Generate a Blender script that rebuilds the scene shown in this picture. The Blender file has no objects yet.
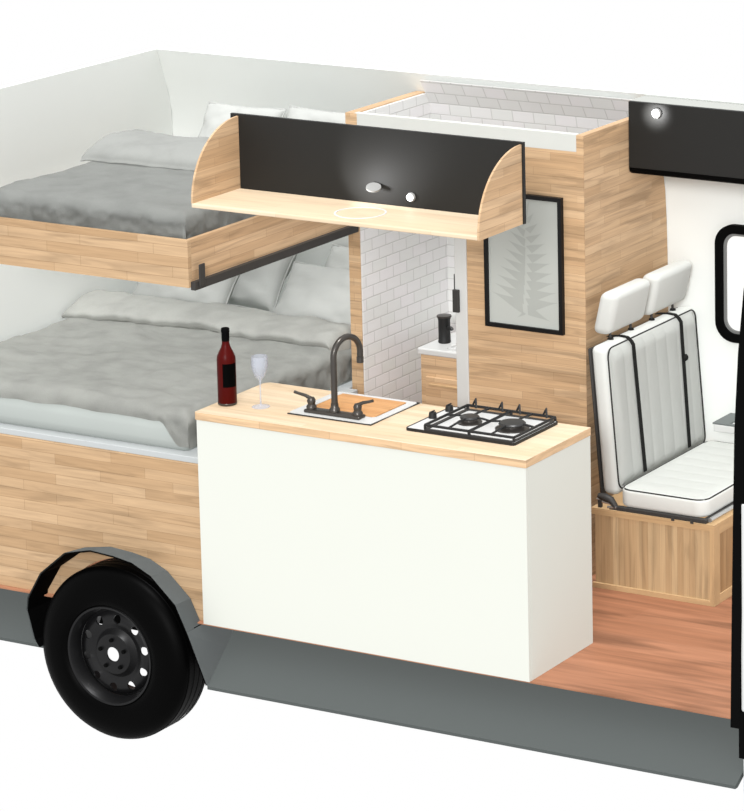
import bpy, bmesh, math, random
from mathutils import Vector, Matrix, noise
random.seed(7)
S = bpy.context.scene
C = S.collection
pi = math.pi

# ---------------------------------------------------------------- materials
def lin(c):
    c = c / 255.0
    return c / 12.92 if c <= 0.04045 else ((c + 0.055) / 1.055) ** 2.4
ALB = 0.62   # overall reflectance of the paints and woods
def col(r, g, b): return (lin(r) * ALB, lin(g) * ALB, lin(b) * ALB, 1)

def base_mat(name, rgb, rough=0.6, spec=0.3, metal=0.0):
    m = bpy.data.materials.new(name); m.use_nodes = True
    b = m.node_tree.nodes['Principled BSDF']
    b.inputs['Base Color'].default_value = col(*rgb)
    b.inputs['Roughness'].default_value = rough
    b.inputs['Specular IOR Level'].default_value = spec
    b.inputs['Metallic'].default_value = metal
    return m, m.node_tree.nodes, m.node_tree.links, b

def coords(N, L, order, scale=(1, 1, 1)):
    """object coordinates re-ordered, so that a pattern lies in a chosen plane"""
    tc = N.new('ShaderNodeTexCoord'); sep = N.new('ShaderNodeSeparateXYZ'); com = N.new('ShaderNodeCombineXYZ')
    L.new(tc.outputs['Object'], sep.inputs[0])
    for i, ax in enumerate(order): L.new(sep.outputs['XYZ'.index(ax.upper())], com.inputs[i])
    mp = N.new('ShaderNodeMapping'); mp.inputs['Scale'].default_value = scale
    L.new(com.outputs[0], mp.inputs[0])
    return mp.outputs[0]

def plain(name, rgb, rough=0.6, spec=0.3, metal=0.0, var=0.03, scale=20):
    m, N, L, b = base_mat(name, rgb, rough, spec, metal)
    v = coords(N, L, 'xyz')
    n = N.new('ShaderNodeTexNoise'); n.inputs['Scale'].default_value = scale; n.inputs['Detail'].default_value = 4
    L.new(v, n.inputs['Vector'])
    mr = N.new('ShaderNodeMapRange'); mr.inputs['To Min'].default_value = 1 - var; mr.inputs['To Max'].default_value = 1 + var
    L.new(n.outputs['Fac'], mr.inputs['Value'])
    mx = N.new('ShaderNodeMix'); mx.data_type = 'RGBA'; mx.blend_type = 'MULTIPLY'; mx.inputs['Factor'].default_value = 1
    mx.inputs['A'].default_value = col(*rgb); L.new(mr.outputs[0], mx.inputs['B'])
    L.new(mx.outputs['Result'], b.inputs['Base Color'])
    return m

def plank(name, order, c1, c2, pw=0.5, ph=0.045, contrast=0.16, rough=0.55, grain=(3, 60), seam=0.0006, spec=0.12):
    """planks running along the first axis of order"""
    m, N, L, b = base_mat(name, c1, rough, spec)
    v = coords(N, L, order)
    br = N.new('ShaderNodeTexBrick')
    br.inputs['Color1'].default_value = col(*c1); br.inputs['Color2'].default_value = col(*c2)
    br.inputs['Mortar'].default_value = col(*[int(k * 0.88) for k in c2])
    br.inputs['Scale'].default_value = 1.0; br.inputs['Mortar Size'].default_value = seam
    br.inputs['Mortar Smooth'].default_value = 0.3; br.inputs['Bias'].default_value = 0.0
    br.inputs['Brick Width'].default_value = pw; br.inputs['Row Height'].default_value = ph
    br.offset = 0.37; br.offset_frequency = 2; br.squash = 0.8; br.squash_frequency = 3
    L.new(v, br.inputs['Vector'])
    v2 = coords(N, L, order, (grain[0], grain[1], 9))
    n = N.new('ShaderNodeTexNoise'); n.inputs['Scale'].default_value = 1.0; n.inputs['Detail'].default_value = 6
    n.inputs['Roughness'].default_value = 0.6; n.inputs['Distortion'].default_value = 0.4
    L.new(v2, n.inputs['Vector'])
    mr = N.new('ShaderNodeMapRange'); mr.inputs['From Min'].default_value = 0.25; mr.inputs['From Max'].default_value = 0.75
    mr.inputs['To Min'].default_value = 1 - contrast; mr.inputs['To Max'].default_value = 1 + contrast * 0.6
    L.new(n.outputs['Fac'], mr.inputs['Value'])
    # broad darker streaks along the grain
    v3 = coords(N, L, order, (grain[0] * 0.8, grain[1] * 0.38, 5))
    n3 = N.new('ShaderNodeTexNoise'); n3.inputs['Scale'].default_value = 1.0; n3.inputs['Detail'].default_value = 3; n3.inputs['Distortion'].default_value = 0.8
    L.new(v3, n3.inputs['Vector'])
    m3 = N.new('ShaderNodeMapRange'); m3.inputs['From Min'].default_value = 0.34; m3.inputs['From Max'].default_value = 0.5
    m3.inputs['To Min'].default_value = 1 - contrast * 1.1; m3.inputs['To Max'].default_value = 1.04
    L.new(n3.outputs['Fac'], m3.inputs['Value'])
    mm_ = N.new('ShaderNodeMath'); mm_.operation = 'MULTIPLY'; L.new(mr.outputs[0], mm_.inputs[0]); L.new(m3.outputs[0], mm_.inputs[1])
    mx = N.new('ShaderNodeMix'); mx.data_type = 'RGBA'; mx.blend_type = 'MULTIPLY'; mx.inputs['Factor'].default_value = 1
    L.new(br.outputs['Color'], mx.inputs['A']); L.new(mm_.outputs[0], mx.inputs['B'])
    L.new(mx.outputs['Result'], b.inputs['Base Color'])
    return m

def tiles(name, order, c1=(272, 270, 271), c2=(265, 267, 264), grout=(242, 242, 240), tw=0.108, th=0.052):
    m, N, L, b = base_mat(name, c1, 0.25, 0.3)
    v = coords(N, L, order)
    br = N.new('ShaderNodeTexBrick')
    br.inputs['Color1'].default_value = col(*c1); br.inputs['Color2'].default_value = col(*c2)
    br.inputs['Mortar'].default_value = col(*grout); br.inputs['Scale'].default_value = 1
    br.inputs['Mortar Size'].default_value = 0.0028; br.inputs['Mortar Smooth'].default_value = 0.5
    br.inputs['Brick Width'].default_value = tw; br.inputs['Row Height'].default_value = th
    L.new(v, br.inputs['Vector']); L.new(br.outputs['Color'], b.inputs['Base Color'])
    bp = N.new('ShaderNodeBump'); bp.inputs['Strength'].default_value = 0.35; bp.inputs['Distance'].default_value = 0.004
    inv = N.new('ShaderNodeMath'); inv.operation = 'SUBTRACT'; inv.inputs[0].default_value = 1
    L.new(br.outputs['Fac'], inv.inputs[1]); L.new(inv.outputs[0], bp.inputs['Height']); L.new(bp.outputs[0], b.inputs['Normal'])
    return m

def fabric(name, rgb, var=0.06, fine=260, big=7, bump=0.25, blotch=0.0):
    m, N, L, b = base_mat(name, rgb, 0.95, 0.05)
    b.inputs['Sheen Weight'].default_value = 0.05
    v = coords(N, L, 'xyz')
    n1 = N.new('ShaderNodeTexNoise'); n1.inputs['Scale'].default_value = big; n1.inputs['Detail'].default_value = 5
    n2 = N.new('ShaderNodeTexNoise'); n2.inputs['Scale'].default_value = fine; n2.inputs['Detail'].default_value = 2
    L.new(v, n1.inputs['Vector']); L.new(v, n2.inputs['Vector'])
    ad = N.new('ShaderNodeMath'); ad.operation = 'ADD'; L.new(n1.outputs['Fac'], ad.inputs[0]); L.new(n2.outputs['Fac'], ad.inputs[1])
    mr = N.new('ShaderNodeMapRange'); mr.inputs['From Max'].default_value = 2
    mr.inputs['To Min'].default_value = 1 - 2 * var; mr.inputs['To Max'].default_value = 1 + 2 * var
    L.new(ad.outputs[0], mr.inputs['Value'])
    mx = N.new('ShaderNodeMix'); mx.data_type = 'RGBA'; mx.blend_type = 'MULTIPLY'; mx.inputs['Factor'].default_value = 1
    mb = N.new('ShaderNodeMapRange'); mb.inputs['From Min'].default_value = 0.3; mb.inputs['From Max'].default_value = 0.55
    mb.inputs['To Min'].default_value = 1 - blotch; mb.inputs['To Max'].default_value = 1.0
    L.new(n1.outputs['Fac'], mb.inputs['Value'])
    mu = N.new('ShaderNodeMath'); mu.operation = 'MULTIPLY'; L.new(mr.outputs[0], mu.inputs[0]); L.new(mb.outputs[0], mu.inputs[1])
    mx.inputs['A'].default_value = col(*rgb); L.new(mu.outputs[0], mx.inputs['B']); L.new(mx.outputs['Result'], b.inputs['Base Color'])
    bp = N.new('ShaderNodeBump'); bp.inputs['Strength'].default_value = bump; bp.inputs['Distance'].default_value = 0.002
    L.new(n2.outputs['Fac'], bp.inputs['Height']); L.new(bp.outputs[0], b.inputs['Normal'])
    return m

def emit(name, rgb, s):
    m, N, L, b = base_mat(name, rgb)
    b.inputs['Emission Color'].default_value = (1, 1, 0.98, 1); b.inputs['Emission Strength'].default_value = s
    return m

W1, W2 = (244, 207, 165), (224, 185, 142)
M = dict(
    wall=plain('wall_paint', (276, 279, 275), 0.7, 0.1, 0, 0.01, 3),
    cabinet=plain('white_lacquer', (240, 242, 233), 0.6, 0.1, 0, 0.006, 3),
    wood_xz=plank('wood_front', 'xzy', W1, W2, 0.42, 0.034, 0.2, grain=(3, 85), seam=0.0009),
    wood_bed=plank('wood_bed_front', 'xzy', (221, 187, 148), (201, 165, 125), 0.46, 0.044, 0.18, grain=(3, 70), seam=0.0010),  # front wood darkened to offset the stronger light on the beds
    wood_yz=plank('wood_side', 'yzx', (240, 204, 164), (219, 181, 140), 0.45, 0.036, 0.2, grain=(3, 80), seam=0.0009),
    wood_xy=plank('wood_top', 'xyz', (253, 231, 200), (244, 216, 180), 0.9, 0.04, 0.09),  # same wood made paler, light on the worktop's top put into colour
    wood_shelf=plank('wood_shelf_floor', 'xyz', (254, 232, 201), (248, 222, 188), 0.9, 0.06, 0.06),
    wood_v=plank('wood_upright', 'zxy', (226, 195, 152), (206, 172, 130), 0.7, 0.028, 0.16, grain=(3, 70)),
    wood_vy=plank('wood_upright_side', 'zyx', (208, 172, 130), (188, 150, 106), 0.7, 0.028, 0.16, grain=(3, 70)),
    wood_pale=plank('pale_wood_trim', 'xzy', (226, 190, 144), (217, 180, 134), 0.6, 0.05, 0.1),
    wood_stile=plank('pale_wood_stile', 'zxy', (226, 190, 144), (217, 180, 134), 0.6, 0.05, 0.1),
    floor=plank('red_floor_wood', 'xyz', (191, 135, 104), (182, 126, 95), 1.4, 0.16, 0.3, grain=(1.6, 26), seam=0.0),
    board=plank('orange_board', 'xyz', (235, 180, 125), (226, 168, 112), 0.5, 0.04, 0.14),
    beam=plain('white_beam', (238, 240, 234), 0.6, 0.1, 0, 0.03, 12),
    tile_yz=tiles('white_tile_side', 'yzx'), tile_xz=tiles('white_tile_back', 'xzy'),
    cabwhite=plain('cabinet_white', (200, 202, 197), 0.7, 0.1, 0, 0.01),
    jamb=plain('pale_grey_paint', (238, 239, 236), 0.6, 0.15, 0, 0.01),
    duvet=fabric('grey_duvet', (190, 191, 185), 0.08, blotch=0.12),
    duvet2=fabric('grey_duvet_upper', (170, 172, 168), 0.07, blotch=0.10),
    mattress=fabric('mattress_cover', (192, 198, 194), 0.015, 300, 4, 0.1),
    linen=fabric('white_linen', (210, 212, 208), 0.02, 220, 9, 0.2),
    platform=plain('white_board', (205, 209, 209), 0.7, 0.1, 0, 0.01),
    black=plain('black_panel', (28, 28, 26), 0.6, 0.36, 0, 0.02),
    blackgloss=plain('black_frame', (22, 22, 23), 0.4, 0.2, 0, 0.05),
    rubber=plain('black_rubber', (8, 8, 8), 0.75, 0.04, 0, 0.05),
    tyre=plain('tyre_rubber', (3, 3, 3), 0.45, 0.03, 0, 0.1),
    rim=plain('dark_steel', (23, 23, 24), 0.4, 0.3, 0.3, 0.1),
    steel=plain('dark_nickel', (92, 88, 84), 0.3, 0.5, 0.7, 0.08),
    rail=plain('grey_steel', (74, 72, 70), 0.5, 0.2, 0.2, 0.05),
    chrome=plain('chrome', (225, 226, 226), 0.2, 0.5, 0.8, 0.03),
    pan=plain('grey_underbody', (94, 99, 98), 0.8, 0.05, 0, 0.01),
    arch=plain('grey_arch', (123, 128, 128), 0.8, 0.05, 0, 0.01),
    seat=fabric('pale_leather', (240, 242, 237), 0.012, 90, 5, 0.1),
    piping=plain('dark_piping', (58, 58, 56), 0.7, 0.1),
    belt=plain('black_webbing', (40, 40, 39), 0.8, 0.05),
    ceramic=plain('white_enamel', (240, 241, 239), 0.25, 0.4, 0, 0.01),
    hob=plain('bright_steel', (252, 253, 252), 0.35, 0.4, 0.1, 0.03),
    iron=plain('black_iron', (38, 38, 38), 0.5, 0.3, 0, 0.1),
    burner=plain('burner_cap', (60, 60, 60), 0.4, 0.4, 0.2, 0.1),
    bottle=plain('dark_red_glass', (84, 9, 6), 0.35, 0.08, 0, 0.08),
    label=plain('black_label', (6, 6, 6), 0.7, 0.05),
    lamp=plain('lamp_grey', (172, 172, 170), 0.5, 0.2),
    ringw=plain('ring_white', (255, 255, 253), 0.4, 0.2),
    led=emit('led_lens', (255, 255, 252), 6.0),  # emissive, draws the bright spots on the black panels
    traygrey=plain('tray_grey', (128, 134, 132), 0.7, 0.1),
    pane=plain('frosted_pane', (281, 282, 280), 0.3, 0.2, 0, 0.003),
    printbg=plain('print_paper', (212, 216, 210), 0.5, 0.1, 0, 0.015),
    fern=plain('print_leaf', (197, 201, 195), 0.6, 0.1, 0, 0.03),
    doorskin=plain('door_skin', (232, 233, 231), 0.5, 0.2, 0, 0.01),
    greyframe=plain('grey_window_frame', (140, 141, 139), 0.5, 0.2),
)
gm, N, L, b = base_mat('clear_glass', (222, 228, 240), 0.05, 0.4)
b.inputs['Transmission Weight'].default_value = 0.0
b.inputs['Alpha'].default_value = 0.42
nz = N.new('ShaderNodeTexNoise'); nz.inputs['Scale'].default_value = 30
rr = N.new('ShaderNodeMapRange'); rr.inputs['To Min'].default_value = 0.04; rr.inputs['To Max'].default_value = 0.09
L.new(nz.outputs['Fac'], rr.inputs['Value']); L.new(rr.outputs[0], b.inputs['Roughness'])
M['glass'] = gm

# ---------------------------------------------------------------- mesh helpers
class MB:
    def __init__(s): s.bm = bmesh.new()
    def poly_prism(s, pts, axis, a, b):
        """pts: 2-D outline in the two other axes (in xyz order), extruded along axis from a to b"""
        def mk(p, h):
            if axis == 'x': return (h, p[0], p[1])
            if axis == 'y': return (p[0], h, p[1])
            return (p[0], p[1], h)
        A = [s.bm.verts.new(mk(p, a)) for p in pts]; B = [s.bm.verts.new(mk(p, b)) for p in pts]
        n = len(pts)
        s.bm.faces.new(A); s.bm.faces.new(B[::-1])
        for i in range(n): s.bm.faces.new((A[i], B[i], B[(i + 1) % n], A[(i + 1) % n]))
        return s
    def box(s, x0, x1, y0, y1, z0, z1, bev=0.0, seg=2, f=None):
        r = bmesh.ops.create_cube(s.bm, size=1.0)
        for v in r['verts']:
            v.co = Vector(((x0 + x1) / 2 + v.co.x * (x1 - x0), (y0 + y1) / 2 + v.co.y * (y1 - y0), (z0 + z1) / 2 + v.co.z * (z1 - z0)))
        vs = r['verts']
        if bev:
            es = list({e for v in vs for e in v.link_edges})
            q = bmesh.ops.bevel(s.bm, geom=es, offset=bev, segments=seg, profile=0.5, affect='EDGES')
            vs = list({v for fc in q['faces'] for v in fc.verts} | {v for v in vs if v.is_valid})
        if f:
            for v in vs: v.co = f(v.co)
        return s
    def tube(s, pts, r, n=10, closed=False, caps=True):
        pts = [Vector(p) for p in pts]; k = len(pts)
        rs = r if isinstance(r, (list, tuple)) else [r] * k
        rings = []; prev = None
        for i, p in enumerate(pts):
            if closed: t = pts[(i + 1) % k] - pts[i - 1]
            else: t = pts[min(i + 1, k - 1)] - pts[max(i - 1, 0)]
            t.normalize()
            if prev is None:
                a = Vector((0, 0, 1)) if abs(t.z) < 0.9 else Vector((1, 0, 0))
                u = t.cross(a).normalized()
            else:
                u = (prev - t * prev.dot(t)).normalized()
            prev = u; w = t.cross(u)
            rings.append([s.bm.verts.new(p + (u * math.cos(2 * pi * j / n) + w * math.sin(2 * pi * j / n)) * rs[i]) for j in range(n)])
        for i in range(k if closed else k - 1):
            A, B = rings[i], rings[(i + 1) % k]
            for j in range(n): s.bm.faces.new((A[j], A[(j + 1) % n], B[(j + 1) % n], B[j]))
        if not closed and caps:
            s.bm.faces.new(rings[0][::-1]); s.bm.faces.new(rings[-1])
        return s
    def lathe(s, prof, c, axis='z', n=32, cap=True):
        """prof: (radius, height) along axis through c"""
        c = Vector(c); rings = []
        for (r, h) in prof:
            ring = []
            for j in range(n):
                a = 2 * pi * j / n; p, q = r * math.cos(a), r * math.sin(a)
                v = {'z': (p, q, h), 'y': (p, h, q), 'x': (h, p, q)}[axis]
                ring.append(s.bm.verts.new(c + Vector(v)))
            rings.append(ring)
        for A, B in zip(rings, rings[1:]):
            for j in range(n): s.bm.faces.new((A[j], A[(j + 1) % n], B[(j + 1) % n], B[j]))
        if cap:
            if prof[0][0] > 1e-6: s.bm.faces.new(rings[0][::-1])
            if prof[-1][0] > 1e-6: s.bm.faces.new(rings[-1])
        bmesh.ops.remove_doubles(s.bm, verts=s.bm.verts, dist=1e-6)
        return s
    def grid(s, fn, nu, nv, closed_u=False):
        V = [[s.bm.verts.new(fn(i / nu, j / nv)) for j in range(nv + 1)] for i in range(nu + 1)]
        for i in range(nu):
            for j in range(nv): s.bm.faces.new((V[i][j], V[i + 1][j], V[i + 1][j + 1], V[i][j + 1]))
        return s
    def strip_ring(s, outer, inner, axis, a, b):
        """frame between two outlines with equal point counts"""
        n = len(outer)
        def mk(p, h): return {'x': (h, p[0], p[1]), 'y': (p[0], h, p[1]), 'z': (p[0], p[1], h)}[axis]
        R = [[s.bm.verts.new(mk(p, h)) for p in o] for o, h in ((outer, a), (outer, b), (inner, b), (inner, a))]
        for k in range(4):
            A, B = R[k], R[(k + 1) % 4]
            for i in range(n): s.bm.faces.new((A[i], A[(i + 1) % n], B[(i + 1) % n], B[i]))
        return s
    def build(s, name, mat, parent=None, smooth=False, recalc=True):
        if recalc: bmesh.ops.recalc_face_normals(s.bm, faces=s.bm.faces)
        me = bpy.data.meshes.new(name)
        if parent is not None:
            off = Vector((0, 0, 0)); p = parent
            while p is not None: off += p.location; p = p.parent
            bmesh.ops.translate(s.bm, verts=s.bm.verts, vec=-off)
        s.bm.to_mesh(me); s.bm.free()
        me.materials.append(mat)
        if smooth:
            for p in me.polygons: p.use_smooth = True
            try: me.set_sharp_from_angle(angle=math.radians(smooth if smooth is not True else 40))
            except Exception: pass
        o = bpy.data.objects.new(name, me); C.objects.link(o)
        if parent is not None: o.parent = parent
        return o

def thing(name, loc, label, cat, group=None):
    o = bpy.data.objects.new(name, None); o.empty_display_size = 0.05; C.objects.link(o)
    o.location = loc; o['label'] = label; o['category'] = cat
    if group: o['group'] = group
    return o
def tag(o, label, cat, group=None, kind=None):
    o['label'] = label; o['category'] = cat
    if group: o['group'] = group
    if kind: o['kind'] = kind
    return o
def settle(o, base):
    """move a single-mesh thing's origin to its base"""
    o.data.transform(Matrix.Translation(-Vector(base))); o.location = base
    return o

def rrect(x0, x1, z0, z1, r, n=8):
    pts = []
    for cx, cz, a0 in ((x1 - r, z1 - r, 0), (x0 + r, z1 - r, 90), (x0 + r, z0 + r, 180), (x1 - r, z0 + r, 270)):
        for k in range(n + 1):
            a = math.radians(a0 + 90 * k / n); pts.append((cx + r * math.cos(a), cz + r * math.sin(a)))
    return pts

# ---------------------------------------------------------------- the setting
def structure(o, label, cat):
    o['kind'] = 'structure'; tag(o, label, cat); return o
structure(MB().poly_prism([(-3.06, 0.004), (-2.275, 0.004), (-2.275, 0.10), (-1.59, 0.10), (-1.59, 0.004), (1.5, 0.004), (1.5, 1.925), (-3.06, 1.925)], 'z', -0.005, 0.0).build('floor', M['floor']), 'reddish brown wooden floor of the van', 'floor')
prof = [(1.925, 0.0), (1.925, 1.10), (1.924, 1.25), (1.918, 1.42), (1.908, 1.55), (1.880, 1.68), (1.842, 1.78), (1.793, 1.87), (1.752, 1.95), (1.715, 2.012)]
def wallprof(z):
    for (y0, z0), (y1, z1) in zip(prof, prof[1:]):
        if z <= z1: return y0 + (y1 - y0) * (z - z0) / (z1 - z0)
    return prof[-1][0]
m = MB()
pts = prof + [(y + 0.03, z) for y, z in prof[::-1]]
m.poly_prism(pts, 'x', -3.10, 1.5)
for v in m.bm.verts:
    if v.co.x < -3: v.co.x = -3.085 + (0.075 * max(0, (v.co.z - 1.5) / 0.51))
structure(m.build('wall_back', M['wall'], smooth=30), 'tall off-white side wall of the van leaning in at the top', 'wall')
m = MB()
def rearx(z): return -3.055 + (0.075 * max(0, (z - 1.5) / 0.51))
zz = [0.0, 1.25, 1.5, 1.62, 1.74, 1.87, 2.012]
F = []
for z in zz:
    F.append([m.bm.verts.new((rearx(z) - d, y, z)) for d, y in ((0, -0.02), (0, wallprof(z)), (0.03, wallprof(z)), (0.03, -0.02))])
for A, B in zip(F, F[1:]):
    for j in range(4): m.bm.faces.new((A[j], A[(j + 1) % 4], B[(j + 1) % 4], B[j]))
m.bm.faces.new(F[0][::-1]); m.bm.faces.new(F[-1])
w = structure(m.build('wall_rear', M['wall'], smooth=30), 'pale grey end wall of the van behind the beds', 'wall')

# window in the side wall, right edge of the picture
wx0, wx1, wz0, wz1 = -0.160, 0.42, 0.913, 1.436
win = MB().strip_ring(rrect(wx0, wx1, wz0, wz1, 0.09), rrect(wx0 + 0.037, wx1 - 0.037, wz0 + 0.037, wz1 - 0.037, 0.062), 'y', 1.872, 1.90)
win = win.build('window_1', M['rubber'])
structure(win, 'rounded window with thick black rubber surround', 'window')
MB().strip_ring(rrect(wx0 + 0.037, wx1 - 0.037, wz0 + 0.037, wz1 - 0.037, 0.062), rrect(wx0 + 0.049, wx1 - 0.049, wz0 + 0.049, wz1 - 0.049, 0.052), 'y', 1.885, 1.912).build('window_frame', M['greyframe'], win)
MB().poly_prism(rrect(wx0 + 0.049, wx1 - 0.049, wz0 + 0.049, wz1 - 0.049, 0.052), 'y', 1.895, 1.904).build('window_pane', M['pane'], win)
MB().poly_prism(rrect(wx0 + 0.004, wx1 - 0.004, wz0 + 0.004, wz1 - 0.004, 0.088), 'y', 1.9045, 1.924).build('window_backing', M['greyframe'], win)

# underbody tray below the floor
pan = thing('underbody', (0, 0.3, -0.24), 'grey metal underbody tray below the floor', 'underbody'); pan['kind'] = 'structure'
def tray(x0, x1, yf):
    return MB().poly_prism([(yf, -0.222), (yf + 0.40, -0.0055), (yf + 0.43, -0.0055), (yf + 0.02, -0.235), (yf, -0.235)], 'x', x0, x1)
def slant(m, x0):
    for v in m.bm.verts:
        if abs(v.co.x - x0) < 1e-5: v.co.x -= 0.085 * max(0, (v.co.z + 0.222) / 0.2165)
    return m
slant(tray(-1.466, 0.955, -0.10), -1.466).build('tray', M['pan'], pan)
tray(-3.06, -2.345, 0.0).build('tray', M['pan'], pan)

# ---------------------------------------------------------------- wheel arch and wheel
near = [(-2.325, -0.19), (-2.345, -0.16), (-2.378, -0.035), (-2.37, 0.02), (-2.298, 0.138), (-2.168, 0.244), (-2.034, 0.275), (-1.917, 0.267),
        (-1.822, 0.251), (-1.731, 0.209), (-1.613, 0.103), (-1.562, 0.0), (-1.467, -0.222)]
ar = thing('wheel_arch', (-1.92, 0.0, -0.2), 'faceted grey and black arch over the rear wheel', 'wheel arch')
def arch_band(off, name, mat):
    """band along the arch, its back edge against the bench above the floor and deeper below it"""
    m = MB(); bm = m.bm; c = Vector((-1.92, -0.16)); rows = []
    pts = [Vector(p) for p in near]
    # split at floor level so that the lower stretch can run under the floor
    for p in pts:
        d = (p - c).normalized() * off
        yb = 0.027 if p.y > 0.0 else 0.25
        rows.append((p + d, yb))
    ext = []
    for i, (p, yb) in enumerate(rows):
        ext.append((p, yb))
        if i + 1 < len(rows):
            q, yq = rows[i + 1]
            if yb != yq:
                zc = -0.006
                if (p.y - zc) * (q.y - zc) < 0:
                    t = (zc - p.y) / (q.y - p.y); mid = p + (q - p) * t
                    ext.append((mid, yb)); ext.append((mid, yq))
                else:
                    ext.append((p if abs(p.y - zc) < abs(q.y - zc) else q, yq if yb == p else yb))
    A = [bm.verts.new((p.x, -0.10, p.y)) for p, y in ext]; 
    def back(p, y):
        if p.y <= -0.02: return (p.x, y, p.y)
        k = 0.022 * max(0, min(1, (p.x + 2.33) / 0.25)); d = (c - p).normalized() * k
        return (p.x + d.x, y, p.y + d.y)
    B = [bm.verts.new(back(p, y)) for p, y in ext]
    for i in range(len(ext) - 1):
        if (ext[i][0] - ext[i + 1][0]).length < 1e-6: continue
        bm.faces.new((A[i], A[i + 1], B[i + 1], B[i]))
    bmesh.ops.solidify(bm, geom=bm.faces[:], thickness=0.004)
    return m.build(name, mat, ar)
near = [(x, -0.03 if abs(z) < 1e-9 else z) for x, z in near]
near[-2] = (-1.556, -0.012)
arch_band(0.0, 'arch_band', M['arch'])
arch_band(-0.007, 'arch_liner', M['rubber'])  # black inner skin, shade of the arch's unlit inside put into colour
MB().box(-2.335, -1.53, 0.26, 0.267, -0.195, -0.006).build('well_panel', M['rubber'], ar)

wc = Vector((-1.946, -0.12, -0.165)); R = 0.370; TW = 0.205
wh = thing('van_wheel', (wc.x, wc.y + TW / 2, wc.z - R), 'black van wheel with dark steel rim under the grey arch', 'wheel')
tp = [(0.212, 0.012), (0.222, 0.0), (0.245, -0.004), (0.295, -0.002), (0.330, 0.008), (0.354, 0.022), (0.367, 0.040), (0.370, 0.06)]
half = tp[:]
tp = half + [(r, TW - h) for r, h in half[::-1]] + [(0.205, TW - 0.02), (0.204, 0.02), (0.212, 0.012)]
MB().lathe(tp, wc, 'y', 72, cap=False).build('tyre', M['tyre'], wh, smooth=50)
m = MB()
for h in (0.05, 0.085, 0.12, 0.155): m.lathe([(0.3695, h), (0.3715, h + 0.003), (0.3715, h + 0.021), (0.3695, h + 0.024)], wc, 'y', 72, cap=False)
m.build('tread', M['tyre'], wh, smooth=30)
# rim barrel
rim = MB().lathe([(0.190, 0.03), (0.203, 0.006), (0.211, 0.004), (0.213, 0.012), (0.206, 0.02), (0.204, 0.19), (0.198, 0.19), (0.192, 0.06), (0.186, 0.06), (0.190, 0.03)], wc, 'y', 72, cap=False).build('rim', M['rim'], wh, smooth=40)
# rim disc with holes
dp = [(0.031, 0.030), (0.055, 0.030), (0.085, 0.034), (0.093, 0.046), (0.105, 0.058), (0.118, 0.056), (0.132, 0.047), (0.150, 0.045), (0.166, 0.052), (0.180, 0.066), (0.189, 0.068)]
prof_d = dp + [(r, h + 0.007) for r, h in dp[::-1]] + [dp[0]]
disc = MB().lathe(prof_d, wc, 'y', 80, cap=False).build('rim_disc', M['rim'], wh, smooth=30)
cut = MB()
for k in range(10):
    a = 2 * pi * (k + 0.33) / 10
    p = wc + Vector((0.149 * math.cos(a), 0, 0.149 * math.sin(a)))
    cut.lathe([(0.0, -0.02), (0.0185, -0.02), (0.0185, 0.14), (0.0, 0.14)], p, 'y', 14, cap=False)
cutter = cut.build('cutter', M['rim'], wh)
bo = disc.modifiers.new('holes', 'BOOLEAN'); bo.operation = 'DIFFERENCE'; bo.object = cutter; bo.solver = 'EXACT'
bpy.context.view_layer.update()
dg = bpy.context.evaluated_depsgraph_get()
nm = bpy.data.meshes.new_from_object(disc.evaluated_get(dg))
disc.modifiers.clear(); disc.data = nm
bpy.data.objects.remove(cutter)
for k in range(5):
    a = 2 * pi * (k + 0.28) / 5
    p = wc + Vector((0.062 * math.cos(a), 0, 0.062 * math.sin(a)))
    MB().lathe([(0.0, 0.02), (0.008, 0.02), (0.009, 0.034)], p, 'y', 6, cap=False).build('wheel_bolt', M['rubber'], wh)

# ---------------------------------------------------------------- beds
BX0, BX1 = -3.02, -1.605
bb = thing('bed_base', (-2.3, 0.95, 0.0), 'plank-fronted wooden bed base above the wheel', 'bed base')
npts = [(BX0, 0.0005), (BX0, 0.667), (-1.563, 0.667), (-1.563, 0.0005)]
rn = 0.377; a1 = math.asin(0.1655 / rn)
for k in range(25):
    a = a1 + (pi - 2 * a1) * k / 24
    npts.append((-1.946 + rn * math.cos(a), -0.165 + rn * math.sin(a)))
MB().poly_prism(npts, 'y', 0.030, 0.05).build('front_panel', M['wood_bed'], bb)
MB().box(-1.607, -1.605, 0.052, 1.185, 0.0005, 0.667).build('end_panel', M['wood_yz'], bb)
MB().box(BX0, -1.563, 0.032, 1.185, 0.668, 0.694, 0.003).build('platform', M['platform'], bb)
MB().box(BX0, -1.61, 1.186, 1.905, 0.668, 0.694, 0.003).build('platform', M['platform'], bb)

def soft(x0, x1, y0, y1, z0, z1, r, name, mat, label, cat):
    m = MB().box(x0, x1, y0, y1, z0, z1, r, 5)
    o = m.build(name, mat, None, smooth=40); settle(o, ((x0 + x1) / 2, (y0 + y1) / 2, z0))
    return tag(o, label, cat)
soft(BX0 + 0.01, -1.625, 0.045, 1.895, 0.695, 0.835, 0.05, 'mattress', M['mattress'], 'pale mattress showing below the lower grey duvet', 'mattress')

def fbm(x, y, s, seed=0.0):
    return noise.fractal(Vector((x * s, y * s, seed)), 0.8, 2.0, 4)

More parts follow.
